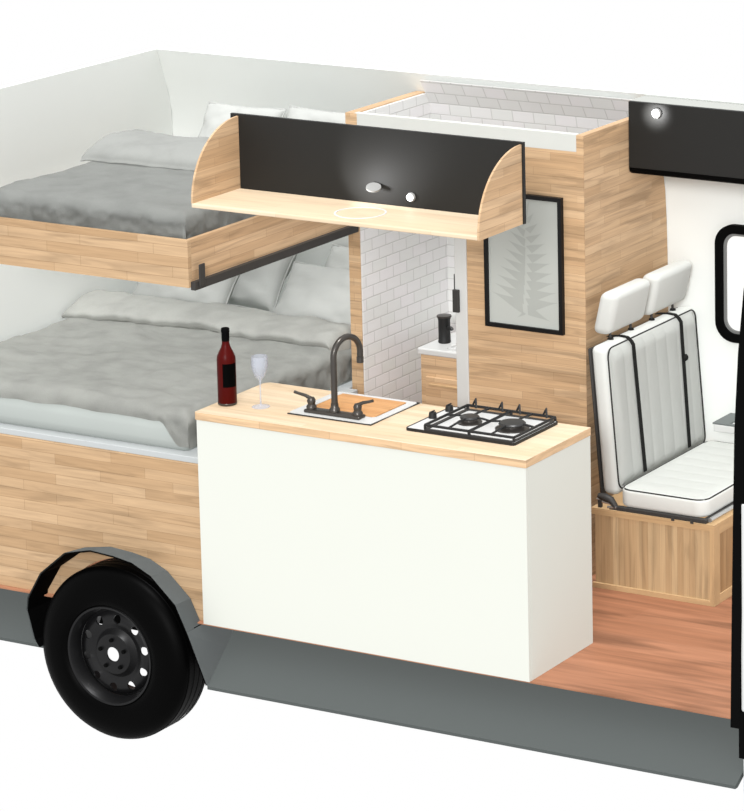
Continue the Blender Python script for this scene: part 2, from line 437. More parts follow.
def make_duvet(name, x0, x1, y0, y1, ztop, r, drape_front, drape_right, drape_left, amp, seed, mat, label, corner=0.0):
    """cloth over a bed: flat middle, rounded over three edges and hanging down"""
    def wrap(d, lim):
        # d: arc length past the edge -> (outward, down)
        q = r * pi / 2
        if d <= 0: return 0.0, 0.0
        if d < q: return r * math.sin(d / r), r * (1 - math.cos(d / r))
        return r, r + (d - q)
    def fn(u, v):
        dl = drape_left; dr = drape_right
        tx = (x0 - dl) + u * (x1 + dr - x0 + dl)
        fr = drape_front
        if corner:
            t = max(0, min(1, (tx - (x1 - 0.09)) / 0.10)); t = t * t * (3 - 2 * t)
            fr = drape_front + corner * t
        fr += 0.012 * noise.noise(Vector((tx * 5, seed, 1.3)))
        ty = (y0 - fr) + v * (y1 - y0 + fr)
        ox = oy = dz1 = dz2 = 0.0
        x, y = tx, ty
        if tx > x1: ox, dz1 = wrap(tx - x1, dr); x = x1 + ox
        if tx < x0: ox, dz1 = wrap(x0 - tx, dl); x = x0 - ox
        if ty < y0: oy, dz2 = wrap(y0 - ty, fr); y = y0 - oy
        dz = (dz1 ** 4 + dz2 ** 4) ** 0.25
        w = amp * (fbm(tx, ty, 2.6, seed) + 0.6 * fbm(tx * 0.6 + ty * 0.5, ty * 1.2, 6.0, seed + 4))
        side = min(1, dz / r)
        z = ztop - dz + w * (1 - 0.75 * side)
        n2 = 0.010 * fbm(tx, ty, 9, seed + 9) * side
        if ty < y0: y -= n2
        if tx > x1: x += n2
        return (x, y, z)
    m = MB().grid(fn, 110, 120)
    bmesh.ops.solidify(m.bm, geom=m.bm.faces[:], thickness=0.014)
    o = m.build(name, mat, None, smooth=60, recalc=True); settle(o, ((x0 + x1) / 2, (y0 + y1) / 2, ztop))
    return tag(o, label, 'duvet')

def make_fold(parent, x0, x1, prof, mat, seed, amp=0.014, skew=0.0):
    """turned-back edge of a duvet: a closed section (y, z) swept along x"""
    n = len(prof)
    # resample the section smoothly
    sec = []
    for i in range(n):
        p0, p1, p2, p3 = [Vector(prof[(i + k) % n]) for k in (-1, 0, 1, 2)]
        for k in range(5):
            t = k / 5
            sec.append(0.5 * ((2 * p1) + (-p0 + p2) * t + (2 * p0 - 5 * p1 + 4 * p2 - p3) * t * t + (-p0 + 3 * p1 - 3 * p2 + p3) * t ** 3))
    cz = min(p.y for p in sec); cy = sum(p.x for p in sec) / len(sec)
    m = MB(); rows = []; NX = 90
    for i in range(NX + 1):
        u = i / NX; x = x0 + (x1 - x0) * u
        e = min(u, 1 - u) * (x1 - x0); k = min(1, (e + 0.012) / 0.045); k = math.sqrt(1 - (1 - k) ** 2)
        row = []
        for p in sec:
            h = p.y - cz
            w = amp * fbm(x, p.x, 3.2, seed) + 0.4 * amp * fbm(x, p.x, 9, seed + 2)
            row.append(m.bm.verts.new((x, p.x + skew * (x - x0) + 0.6 * w, cz + h * k + w * (0.25 + min(1, h / 0.05)) * k)))
        rows.append(row)
    q = len(sec)
    for A, B in zip(rows, rows[1:]):
        for j in range(q): m.bm.faces.new((A[j], A[(j + 1) % q], B[(j + 1) % q], B[j]))
    m.bm.faces.new(rows[0][::-1]); m.bm.faces.new(rows[-1])
    return m.build('duvet_fold', mat, parent, smooth=60)

dv = make_duvet('duvet', BX0 + 0.032, -1.668, 0.085, 1.33, 0.888, 0.055, 0.09, 0.19, 0.03, 0.015, 3.0, M['duvet'], 'grey duvet on the lower bed with the turned-back top', 0.10)
make_fold(dv, BX0 - 0.018, -1.606, [(1.06, 0.898), (1.035, 0.915), (1.045, 0.940), (1.12, 0.965), (1.20, 0.975), (1.29, 0.955), (1.345, 0.91), (1.34, 0.87), (1.20, 0.872)], M['duvet'], 5.0)

UX0, UX1 = -2.64, -1.562
ub = thing('upper_bunk_frame', (-2.1, 0.9, 1.405), 'wooden raised bunk frame with plank sides above the lower bed', 'bunk bed')
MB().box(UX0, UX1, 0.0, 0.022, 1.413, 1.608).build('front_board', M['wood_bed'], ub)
MB().box(UX1 - 0.022, UX1, 0.0225, 1.19, 1.413, 1.608).build('side_board', M['wood_yz'], ub)
MB().box(UX0, UX0 + 0.02, 0.0225, 1.70, 1.413, 1.608).build('side_board', M['wood_yz'], ub)
MB().box(UX0 + 0.0205, -1.615, 0.0225, 1.70, 1.43, 1.455).build('base_board', M['platform'], ub)
rl = MB().box(UX1 + 0.0005, UX1 + 0.022, 0.012, 1.19, 1.402, 1.436).build('rail', M['rail'], ub)
MB().box(UX1 + 0.0225, UX1 + 0.029, 0.035, 0.075, 1.412, 1.505, 0.004).build('bracket', M['rail'], rl)
soft(UX0 + 0.03, -1.62, 0.03, 1.69, 1.456, 1.56, 0.03, 'mattress', M['mattress'], 'thin mattress under the upper grey duvet', 'mattress')
du = make_duvet('duvet', UX0 + 0.080, UX1 - 0.083, 0.085, 1.12, 1.714, 0.05, 0.16, 0.15, 0.10, 0.008, 11.0, M['duvet2'], 'grey duvet on the raised upper bunk with the turned-back top', 0.0)
make_fold(du, UX0 + 0.02, UX1 - 0.035, [(0.70, 1.712), (0.685, 1.73), (0.71, 1.762), (0.79, 1.785), (0.90, 1.797), (1.02, 1.79), (1.10, 1.76), (1.13, 1.712), (0.9, 1.70)], M['duvet2'], 15.0, 0.01, 0.02)

def pillow_mesh(w, h, t, seed):
    m = MB()
    for sgn in (1, -1):
        def fn(u, v, sgn=sgn):
            a, b = 2 * u - 1, 2 * v - 1
            pinch = 1 - 0.07 * (1 - b * b) * abs(a) ** 3; pin2 = 1 - 0.07 * (1 - a * a) * abs(b) ** 3
            th = t / 2 * (max(0, (1 - a ** 4) * (1 - b ** 4))) ** 0.5
            th *= 1 + 0.25 * fbm(a, b, 1.6, seed)
            return (a * w / 2 * pinch, sgn * th + 0.004 * fbm(a, b, 3, seed) , b * h / 2 * pin2)
        m.grid(fn, 28, 22)
    bmesh.ops.remove_doubles(m.bm, verts=m.bm.verts, dist=0.0004)
    return m
def pillow(w, h, t, loc, tilt, yaw, roll, seed, label, group):
    o = pillow_mesh(w, h, t, seed).build('pillow', M['linen'], None, smooth=70)
    mtx = Matrix.Rotation(yaw, 4, 'Z') @ Matrix.Rotation(tilt, 4, 'X') @ Matrix.Rotation(roll, 4, 'Y') @ Matrix.Translation((0, 0, h / 2))
    o.data.transform(mtx); o.location = loc
    # piped hem around the edge
    hp = []
    for k in range(64):
        q = k / 64 * 4; s_ = int(q); f = (q - s_) * 2 - 1
        a, b = [(f, -1), (1, f), (-f, 1), (-1, -f)][s_]
        hp.append(mtx @ Vector((a * w / 2 * (1 - 0.07 * (1 - b * b) * abs(a) ** 3), 0, b * h / 2 * (1 - 0.07 * (1 - a * a) * abs(b) ** 3))))
    mm = MB().tube([p + Vector(loc) for p in hp], 0.004, 6, closed=True)
    mm.build('hem', M['linen'], o, smooth=60)
    return tag(o, label, 'pillow', group)
LG, UG = 'white pillows on the lower bed', 'white pillows on the upper bunk'
pillow(0.53, 0.40, 0.14, (-2.72, 1.43, 0.85), -0.75, 0.0, 0.0, 1.0, 'white pillow foremost on the left of the lower bed head', LG)
pillow(0.53, 0.40, 0.14, (-2.58, 1.635, 0.85), -0.72, 0.0, 0.0, 2.0, 'white pillow leaning behind the left foremost one, lower bed', LG)
pillow(0.50, 0.38, 0.13, (-1.91, 1.640, 0.85), -0.74, 0.0, 0.0, 3.0, 'white pillow standing rearmost beside the shower, lower bed', LG)
pillow(0.54, 0.34, 0.13, (-1.935, 1.42, 0.85), -0.75, 0.0, 0.0, 4.0, 'white pillow in front of another beside the shower, lower bed', LG)
pillow(0.41, 0.30, 0.12, (-2.345, 1.36, 1.585), -0.62, 0.04, 0.0, 5.0, 'left white pillow on the upper bunk above the black panel', UG)
pillow(0.50, 0.31, 0.12, (-1.905, 1.39, 1.585), -0.62, -0.02, 0.0, 6.0, 'right white pillow on the upper bunk next to shower wall', UG)

# ---------------------------------------------------------------- shower cubicle
SX0, SXi, SXr0, SXr, SY = -1.598, -1.552, -0.452, -0.418, 1.2
ZT = 1.921
sh = thing('shower_cubicle', (-1.0, 1.5, 0.0005), 'tall wood-clad shower cubicle lined with white tiles', 'shower')
def side_outline(y0, back):
    p = [(y0, 0.0005), (back, 0.0005), (back, 1.25)]
    return p
def back_y(z, d): return wallprof(z) - d
def side_panel(x0, x1, d, mat, name, z1=ZT, y0=SY):
    zs = [0.0005, 1.10, 1.25, 1.42, 1.55, 1.68, 1.78, 1.87, z1]
    pts = [(y0, 0.0005)] + [(back_y(z, d), z) for z in zs] + [(y0, z1)]
    return MB().poly_prism(pts, 'x', x0, x1)
side_panel(SX0, SXi, 0.004, None, 'l').build('left_panel', M['wood_yz'], sh)
MB().box(SX0, -1.540, SY - 0.004, SY - 0.0005, 0.0005, ZT).build('edge_strip', M['wood_xz'], sh)
side_panel(SXi + 0.0005, -1.536, 0.025, None, 'lt', ZT - 0.004, SY + 0.003).build('side_tiles', M['tile_yz'], sh)
side_panel(SXr0, SXr, 0.004, None, 'r').build('right_panel', M['wood_yz'], sh)
MB().box(SXr0, SXr, SY - 0.004, SY - 0.0005, 0.0005, ZT).build('edge_strip', M['wood_xz'], sh)
side_panel(SXr0 - 0.007, SXr0 - 0.0005, 0.05, None, 'rt', ZT - 0.004, SY + 0.035).build('side_tiles', M['tile_yz'], sh)
bp = [(1.890, 0.0005), (1.890, 1.25), (1.838, 1.55), (1.766, 1.872), (1.695, 1.985)]
m = MB(); m.poly_prism(bp + [(y + 0.007, z) for y, z in bp[::-1]], 'x', -1.5355, SXr0 - 0.0075)
m.build('back_tiles', M['tile_xz'], sh)
bpt = [(1.742, 1.923), (1.668, 1.992)]
MB().box(SXi + 0.0005, SXr0 - 0.0005, SY - 0.003, SY + 0.028, 1.850, ZT + 0.002).build('header_beam', M['beam'], sh)
MB().box(-1.000, SXr0 - 0.0005, SY, SY + 0.025, 0.0005, 1.8495).build('front_panel', M['wood_xz'], sh)
jb = MB().box(-1.060, -1.0005, SY - 0.006, SY + 0.03, 0.0005, 1.8495, 0.003).build('door_jamb', M['jamb'], sh)
ht = MB().box(-1.064, -1.034, SY - 0.022, SY - 0.0065, 1.098, 1.198, 0.003).build('latch', M['rail'], jb)
MB().box(-1.066, -1.0605, SY - 0.004, SY + 0.02, 1.10, 1.262, 0.001).build('strike_plate', M['rail'], jb)

# vanity inside the shower
va = thing('vanity_cabinet', (-1.2, 1.64, 0.0005), 'small wooden vanity cabinet with white top inside the shower', 'cabinet')
VX0, VX1, VY0, VY1 = -1.43, -0.80, 1.49, 1.855
MB().box(VX0, VX1, VY0, VY1, 0.0005, 0.798).build('carcass', M['wood_xz'], va)
MB().box(VX0 + 0.03, VX1 - 0.03, VY0 - 0.014, VY0 - 0.0005, 0.03, 0.70, 0.002).build('cabinet_door', M['wood_xz'], va)
dr = MB().box(VX0 + 0.05, VX1 - 0.05, VY0 - 0.024, VY0 - 0.0145, 0.662, 0.672, 0.002).build('handle', M['wood_pale'], va)
MB().box(VX0 - 0.008, VX1, VY0 - 0.018, VY1, 0.7985, 0.828, 0.006).build('basin_top', M['ceramic'], va)
MB().strip_ring(rrect(-1.31, -0.93, VY0 + 0.005, 1.70, 0.03), rrect(-1.295, -0.945, VY0 + 0.02, 1.685, 0.02), 'z', 0.8285, 0.836).build('basin_rim', M['ceramic'], va)
sd = thing('soap_dispenser', (-1.382, 1.60, 0.829), 'dark metal dispenser bottle on the white vanity top', 'dispenser')
MB().lathe([(0.0, 0), (0.027, 0), (0.029, 0.006), (0.027, 0.012), (0.027, 0.105), (0.029, 0.108), (0.029, 0.116), (0.0, 0.116)], (-1.375, 1.60, 0.829), 'z', 24, cap=False).build('body', M['iron'], sd, smooth=40)
MB().lathe([(0.0, 0.1165), (0.033, 0.1165), (0.033, 0.124), (0.0, 0.126)], (-1.375, 1.60, 0.829), 'z', 24, cap=False).build('cap', M['steel'], sd, smooth=40)
MB().tube([(-1.352, 1.59, 0.900), (-1.328, 1.58, 0.905), (-1.320, 1.578, 0.897)], 0.008, 8).build('spout', M['iron'], sd, smooth=True)

# fern print on the front panel
fx0, fx1, fz0, fz1 = -0.902, -0.520, 1.057, 1.648
pf = thing('picture_frame', ((fx0 + fx1) / 2, SY - 0.01, fz0), 'black framed pale print of a fern leaf on the wood panel', 'picture')
def rect(x0, x1, z0, z1): return [(x0, z0), (x1, z0), (x1, z1), (x0, z1)]
MB().strip_ring(rect(fx0, fx1, fz0, fz1), rect(fx0 + 0.018, fx1 - 0.018, fz0 + 0.018, fz1 - 0.018), 'y', SY - 0.022, SY - 0.0005).build('frame', M['blackgloss'], pf)
pr = MB().box(fx0 + 0.0185, fx1 - 0.0185, SY - 0.012, SY - 0.001, fz0 + 0.0185, fz1 - 0.0185).build('print', M['printbg'], pf)
m = MB(); cx = -0.707; yb = SY - 0.0126
nleaf = [0]
def leaflet(p, q, w):
    nleaf[0] += 1; yl = yb - 0.00004 * nleaf[0]
    p, q = Vector(p), Vector(q); d = q - p; nrm = Vector((-d.y, d.x)).normalized(); out = []
    k = 7
    for i in range(k + 1):
        t = i / k; out.append(p + d * t + nrm * w * math.sin(pi * min(1, t * 0.55 + 0.42)) * (1 - t) ** 0.7)
    for i in range(k - 1, 0, -1):
        t = i / k; out.append(p + d * t - nrm * w * math.sin(pi * min(1, t * 0.55 + 0.42)) * (1 - t) ** 0.7)
    vs = [m.bm.verts.new((v.x, yl, v.y)) for v in out]
    m.bm.faces.new(vs)
for i in range(11):
    t = i / 10
    z = 1.155 + 0.40 * t
    ln = 0.145 * (1 - t) ** 0.75 + 0.02
    xs = cx + 0.012 * math.sin(t * 3)
    leaflet((xs, z), (xs - ln, z + 0.055 * (1 - 0.2 * t)), 0.026 * (1 - 0.7 * t) + 0.004)
    leaflet((xs + 0.006, z + 0.012), (xs + ln * 0.98, z + 0.038 + 0.02 * t), 0.027 * (1 - 0.7 * t) + 0.004)
leaflet((cx + 0.004, 1.150), (cx + 0.125, 1.108), 0.022)
leaflet((cx, 1.135), (cx - 0.04, 1.108), 0.008)
leaflet((cx + 0.004, 1.54), (cx + 0.03, 1.625), 0.010)
m.build('fern_motif', M['fern'], pr)

# ---------------------------------------------------------------- kitchen unit
KL, KD, KT = 1.552, 0.500, 0.868
kc = thing('kitchen_cabinet', (-KL / 2, KD / 2, 0.0005), 'white kitchen unit with plain front under the wooden worktop', 'kitchen cabinet')
MB().box(-KL + 0.004, -0.0005, 0.0, 0.018, 0.0005, KT).build('front_panel', M['cabinet'], kc)
MB().box(-0.0185, 0.0, 0.0185, KD - 0.002, 0.0005, KT).build('end_panel', M['cabinet'], kc)
MB().box(-KL + 0.004, -KL + 0.022, 0.0185, KD - 0.002, 0.0005, KT).build('end_panel', M['cabinet'], kc)
MB().box(-KL + 0.023, -0.019, KD - 0.02, KD - 0.002, 0.0005, KT).build('back_panel', M['cabinet'], kc)
def wt():
    x0, x1, y0, y1 = -KL - 0.002, 0.003, -0.006, KD
    out = []
    for cx_, cy_, r, a0 in ((x1, y0, 0.004, 270), (x1, y1, 0.004, 0), (x0, y1, 0.03, 90), (x0, y0, 0.008, 180)):
        sx = -1 if cx_ == x1 else 1; sy = 1 if cy_ == y0 else -1
        for k in range(5):
            a = math.radians(a0 + 90 * k / 4); out.append((cx_ + sx * r + r * math.cos(a), cy_ + sy * r + r * math.sin(a)))
    return out
wk = thing('worktop', (-KL / 2, KD / 2, KT + 0.0005), 'light wooden worktop on the white kitchen unit', 'worktop')
MB().poly_prism(wt(), 'z', KT + 0.0005, 0.8995).build('slab', M['wood_xz'], wk)
MB().poly_prism(wt(), 'z', 0.8996, 0.9).build('top_face', M['wood_xy'], wk)  # thin paler sheet, the lit top painted in

# sink, board, tap
sk = thing('sink', (-1.0, 0.31, 0.9005), 'white inset sink rim in the left half of the worktop', 'sink')
sx0, sx1, sy0, sy1 = -1.195, -0.800, 0.135, 0.490
MB().strip_ring(rrect(sx0, sx1, sy0, sy1, 0.02, 5), rrect(-1.158, -0.836, 0.222, 0.468, 0.02, 5), 'z', 0.9005, 0.907).build('rim', M['ceramic'], sk)
MB().box(-1.158, -0.836, 0.222, 0.468, 0.9003, 0.9015).build('bowl', M['ceramic'], sk)
m = MB()
for i in range(22):   # serrated gasket edge
    x = sx0 + 0.012 + i * (sx1 - sx0 - 0.024) / 21
    m.box(x, x + 0.009, sy1 + 0.0005, sy1 + 0.004, 0.9005, 0.905)
m.tube([(sx0, sy1 + 0.002, 0.9035), (sx1 + 0.002, sy1 + 0.002, 0.9035), (sx1 + 0.002, sy0, 0.9035), (sx0, sy0 - 0.002, 0.9035)], 0.003, 6)
m.build('gasket', M['iron'], sk)
cb = MB().box(-1.152, -0.842, 0.226, 0.464, 0.9025, 0.9095, 0.003).build('cutting_board', M['board'])
settle(cb, (-0.997, 0.345, 0.9025)); tag(cb, 'orange wooden cutting board laid over the sink', 'cutting board')
fa = thing('faucet', (-1.0, 0.185, 0.9075), 'dark nickel gooseneck tap with two lever handles on the near rim of the sink', 'tap')
fy = 0.182
MB().box(-1.135, -0.868, fy - 0.026, fy + 0.026, 0.9075, 0.922, 0.006, 3).build('base_plate', M['steel'], fa, smooth=40)
sp = [(-1.0, fy, 0.9225), (-1.0, fy, 0.97), (-1.0, fy, 1.05), (-1.0, fy, 1.142)]
cxr = 0.074
dirv = Vector((0.22, 1.0, 0)).normalized()
for k in range(1, 15):
    a = pi * k / 14 * 1.06
    off = cxr * (1 - math.cos(a))
    sp.append((-1.0 + dirv.x * off, fy + dirv.y * off, 1.142 + cxr * 1.02 * math.sin(a)))
rs = [0.0150, 0.0132, 0.0130] + [0.0128] * (len(sp) - 3)
last = sp[-1]; sp.append((last[0], last[1], last[2] - 0.008)); rs.append(0.0112)
spt = MB().tube(sp, rs, 14).build('spout', M['steel'], fa, smooth=60)
MB().lathe([(0.0, 0), (0.022, 0), (0.022, 0.012), (0.016, 0.02), (0.0155, 0.034), (0.0, 0.034)], (-1.0, fy, 0.9222), 'z', 18, cap=False).build('spout_base', M['steel'], fa, smooth=40)
MB().lathe([(0.0, -0.024), (0.0145, -0.024), (0.0145, 0.0), (0.0, 0.0)], sp[-1], 'z', 14, cap=False).build('nozzle', M['steel'], fa, smooth=40)
for hx, dx, dy in ((-1.112, -0.075, -0.01), (-0.89, 0.065, 0.015)):
    h = MB().lathe([(0.0, 0), (0.021, 0), (0.021, 0.010), (0.015, 0.018), (0.018, 0.034), (0.012, 0.046), (0.0, 0.049)], (hx, fy, 0.9222), 'z', 18, cap=False).build('tap_handle', M['steel'], fa, smooth=40)
    MB().tube([(hx, fy, 0.962), (hx + dx * 0.35, fy + dy * 0.35, 0.974), (hx + dx * 0.75, fy + dy * 0.75, 0.980), (hx + dx, fy + dy, 0.985)], [0.009, 0.007, 0.006, 0.0065], 10).build('lever', M['steel'], h, smooth=60)

# gas hob
hb = thing('gas_hob', (-0.385, 0.315, 0.9005), 'two-burner gas hob with black grates at the right of the worktop', 'hob')
hx0, hx1, hy0, hy1 = -0.640, -0.136, 0.140, 0.486
MB().poly_prism(rrect(hx0 + 0.004, hx1 - 0.004, hy0 + 0.004, hy1 - 0.004, 0.012, 4), 'z', 0.9012, 0.9105).build('tray', M['hob'], hb)
m = MB(); m.strip_ring(rrect(hx0, hx1, hy0, hy1, 0.014, 4), rrect(hx0 + 0.0042, hx1 - 0.0042, hy0 + 0.0042, hy1 - 0.0042, 0.011, 4), 'z', 0.9005, 0.9125)
m.build('tray_rim', M['iron'], hb)
m = MB(); m.strip_ring(rrect(-0.563, hx1 - 0.009, hy0 + 0.009, hy1 - 0.009, 0.012, 4), rrect(-0.545, hx1 - 0.022, hy0 + 0.022, hy1 - 0.022, 0.010, 4), 'z', 0.9107, 0.9150)
m.build('drip_edge', M['rail'], hb)
for bx, by, br in ((-0.447, 0.315, 0.040), (-0.25, 0.315, 0.055)):
    bn = MB().lathe([(0.0, 0.0), (br * 1.25, 0.0), (br * 1.25, 0.005), (br * 0.8, 0.010), (br * 0.8, 0.019), (0.0, 0.019)], (bx, by, 0.9107), 'z', 28, cap=False).build('burner', M['steel'], hb, smooth=40)
    MB().lathe([(0.0, 0.0195), (br * 0.95, 0.0195), (br, 0.023), (br * 0.9, 0.029), (0.0, 0.031)], (bx, by, 0.9107), 'z', 28, cap=False).build('burner_cap', M['burner'], bn, smooth=40)
    # ring around the burner foot
def bar(m, a, c, w=0.0056): m.tube([a, c], w, 6)
for gx0, gx1, bx in ((-0.555, -0.352, -0.447), (-0.350, -0.146, -0.25)):
    m = MB(); zt = 0.930; gy0, gy1 = 0.155, 0.474; by = 0.315
    cor = [(gx0, gy0, zt), (gx1, gy0, zt), (gx1, gy1, zt), (gx0, gy1, zt)]
    for i in range(4): bar(m, cor[i], cor[(i + 1) % 4])
    for (x, y, z) in cor: bar(m, (x, y, 0.9155), (x, y, zt))
    for a0, a1, z1 in (((gx0, by), (bx - 0.022, by), 0.004), ((gx1, by), (bx + 0.022, by), 0.004), ((bx, gy0), (bx, by - 0.024), 0.004), ((bx, gy1), (bx, by + 0.024), 0.004)):
        mid = ((a0[0] + a1[0]) / 2, (a0[1] + a1[1]) / 2)
        m.tube([(a0[0], a0[1], zt), (mid[0], mid[1], zt + 0.005), (a1[0], a1[1], zt + 0.006)], 0.0045, 6)
    # raised fingers at the corners of the frame
    for fx_ in (gx0 + 0.045, gx1 - 0.035):
        m.tube([(fx_ - 0.022, gy1, zt), (fx_, gy1 - 0.01, zt + 0.034), (fx_ + 0.014, gy1 - 0.03, zt + 0.002)], 0.0045, 6)
    m.build('grate', M['iron'], hb)
for kx, ky in ((-0.618, 0.31), (-0.612, 0.425)):
    kb = MB().lathe([(0.0, 0.0), (0.017, 0.0), (0.016, 0.014), (0.014, 0.024), (0.0, 0.026)], (kx, ky, 0.9107), 'z', 18, cap=False).build('knob', M['iron'], hb, smooth=40)
    MB().box(kx - 0.003, kx + 0.003, ky - 0.016, ky + 0.016, 0.9372, 0.9405, 0.001).build('grip', M['iron'], kb)

# wine bottle and glass
bl = (-1.494, 0.140, 0.9005)
wb = thing('wine_bottle', bl, 'dark red wine bottle with a black label at the worktop end', 'bottle')
MB().lathe([(0.0, 0.004), (0.028, 0.0), (0.036, 0.004), (0.0385, 0.012), (0.0385, 0.190), (0.037, 0.205), (0.030, 0.222), (0.020, 0.242), (0.0155, 0.258), (0.0150, 0.268), (0.0, 0.268)], bl, 'z', 36, cap=False).build('body', M['bottle'], wb, smooth=40)
MB().lathe([(0.0, 0.2685), (0.0158, 0.2685), (0.0160, 0.304), (0.0172, 0.306), (0.0172, 0.320), (0.015, 0.323), (0.0, 0.323)], bl, 'z', 28, cap=False).build('capsule', M['label'], wb, smooth=40)
m = MB()
a0, a1 = math.radians(-78), math.radians(12)
m.grid(lambda u, v: (bl[0] + 0.0392 * math.cos(a0 + u * (a1 - a0)), bl[1] + 0.0392 * math.sin(a0 + u * (a1 - a0)), bl[2] + 0.082 + 0.098 * v), 18, 1)
bmesh.ops.solidify(m.bm, geom=m.bm.faces[:], thickness=0.0006)
m.build('label', M['label'], wb, smooth=40)
m = MB(); m.lathe([(0.0372, 0.003), (0.0394, 0.006), (0.0394, 0.011), (0.0388, 0.013)], bl, 'z', 36, cap=False)
m.build('base_ring', M['steel'], wb, smooth=40)
gl = (-1.353, 0.172, 0.9005)
wg = thing('wine_glass', gl, 'clear stemmed wine glass beside the red bottle', 'glass')
MB().lathe([(0.0, 0.0), (0.037, 0.0), (0.0372, 0.002), (0.02, 0.004), (0.006, 0.010), (0.0, 0.010)], gl, 'z', 28, cap=False).build('foot', M['glass'], wg, smooth=50)
MB().lathe([(0.0, 0.0102), (0.0045, 0.0102), (0.0033, 0.04), (0.0033, 0.095), (0.006, 0.113), (0.0, 0.113)], gl, 'z', 14, cap=False).build('stem', M['glass'], wg, smooth=50)
MB().lathe([(0.0, 0.1132), (0.006, 0.1132), (0.020, 0.128), (0.031, 0.155), (0.0355, 0.180), (0.034, 0.213), (0.0325, 0.213), (0.034, 0.180), (0.0295, 0.156), (0.018, 0.130), (0.0, 0.118)], gl, 'z', 28, cap=False).build('bowl', M['glass'], wg, smooth=50)

# ---------------------------------------------------------------- open overhead shelf above the worktop
ox0, ox1, oy0, oy1, oz0, oz1 = -1.522, -0.178, -0.020, 0.303, 1.770, 2.070
os_ = thing('overhead_shelf', ((ox0 + ox1) / 2, 0.3, oz0 - 0.02), 'wooden overhead shelf with black back and rounded ends above the worktop', 'shelf')
MB().box(ox0 - 0.030, ox1 + 0.006, oy1, oy1 + 0.016, oz0 - 0.018, oz1 + 0.008).build('back_panel', M['black'], os_)
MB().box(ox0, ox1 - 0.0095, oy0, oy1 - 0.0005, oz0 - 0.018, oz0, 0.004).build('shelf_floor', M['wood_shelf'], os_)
def endp(x0, x1):
    pts = [(oy1 - 0.0005, oz0 + 0.0005), (oy0, oz0 + 0.0005)]
    for k in range(1, 15):
        a = pi / 2 * k / 14
        pts.append((oy1 - 0.0005 - (oy1 - oy0) * math.cos(a), oz0 + (oz1 - oz0) * math.sin(a)))
    return MB().poly_prism(pts, 'x', x0, x1)
endp(ox0, ox0 + 0.009).build('end_panel', M['wood_yz'], os_)
m = MB()
pts = [(oy1 - 0.0005, oz0 - 0.018), (oy0, oz0 - 0.018), (oy0, oz0)]
for k in range(1, 15):
    a = pi / 2 * k / 14
    pts.append((oy1 - 0.0005 - (oy1 - oy0) * math.cos(a), oz0 + (oz1 - oz0) * math.sin(a)))
m.poly_prism(pts, 'x', ox1 - 0.009, ox1).build('end_panel', M['wood_yz'], os_)
rc = (-0.815, 0.125)
circ = lambda r: [(rc[0] + r * math.cos(2 * pi * k / 48), rc[1] + r * math.sin(2 * pi * k / 48)) for k in range(48)]
MB().strip_ring(circ(0.104), circ(0.096), 'z', oz0 + 0.0003, oz0 + 0.0025).build('light_ring', M['ringw'], os_)
# swivel lamp head
lp = MB().tube([(-0.852, oy1 - 0.0005, 1.830), (-0.850, oy1 - 0.02, 1.834)], 0.007, 10).build('lamp_stem', M['iron'], os_)
m = MB(); m.lathe([(0.0, 0.0), (0.024, 0.0), (0.030, 0.003), (0.030, 0.010), (0.0, 0.010)], (0, 0, 0), 'z', 28, cap=False)
bmesh.ops.transform(m.bm, matrix=Matrix.Translation((-0.848, oy1 - 0.030, 1.836)) @ Matrix.Rotation(math.radians(20), 4, 'X') @ Matrix.Rotation(math.radians(12), 4, 'Y'), verts=m.bm.verts)
m.build('lamp_head', M['lamp'], lp, smooth=40)
MB().lathe([(0.0, -0.010), (0.016, -0.010), (0.019, -0.006), (0.019, 0.0), (0.0, 0.0)], (-0.690, oy1 - 0.0005, 1.812), 'y', 24, cap=False).build('spotlight', M['lamp'], os_, smooth=40)  # added base for the glowing disc
MB().lathe([(0.0, -0.0135), (0.014, -0.0135), (0.014, -0.0105), (0.0, -0.0105)], (-0.690, oy1 - 0.0005, 1.812), 'y', 24, cap=False).build('led_lens', M['led'], os_, smooth=40)  # glowing disc standing in for a reflection on the black panel

# black overhead cabinet at the right
oc = thing('overhead_cabinet', (0.4, 1.75, 1.69), 'long black overhead cabinet above the double seat', 'overhead cabinet')
cx0, cx1, cy = -0.414, 1.3, 1.575
def cabpts(d):
    return [(cy + d, 1.735 - d), (cy + d, 2.004), (wallprof(2.004) - 0.004, 2.004), (wallprof(1.87) - 0.004, 1.87), (wallprof(1.69) - 0.004, 1.687), (cy + 0.03, 1.687)]
MB().poly_prism([(cy + 0.019, 1.716), (cy + 0.019, 2.004), (wallprof(2.004) - 0.004, 2.004), (wallprof(1.87) - 0.004, 1.87), (wallprof(1.70) - 0.006, 1.70), (cy + 0.03, 1.70)], 'x', cx0, cx1).build('carcass', M['cabwhite'], oc)
MB().box(cx0, cx1, cy, cy + 0.0185, 1.7165, 2.004, 0.002).build('flap', M['black'], oc)
m = MB(); m.poly_prism([(cy + 0.0, 1.7155), (cy + 0.006, 1.698), (cy + 0.022, 1.688), (wallprof(1.69) - 0.012, 1.688), (wallprof(1.70) - 0.012, 1.699), (cy + 0.03, 1.699), (cy + 0.018, 1.7155)], 'x', cx0, cx1)
m.build('bottom_edge', M['rubber'], oc, smooth=50)
lx, lz = -0.275, 1.964
MB().lathe([(0.0, -0.009), (0.019, -0.009), (0.022, -0.005), (0.022, 0.0), (0.0, 0.0)], (lx, cy - 0.0005, lz), 'y', 24, cap=False).build('spotlight', M['lamp'], oc, smooth=40)
MB().lathe([(0.0, -0.0125), (0.017, -0.0125), (0.017, -0.0095), (0.0, -0.0095)], (lx, cy - 0.0005, lz), 'y', 24, cap=False).build('led_lens', M['led'], oc, smooth=40)  # small emissive disc for the bright spot on the flap

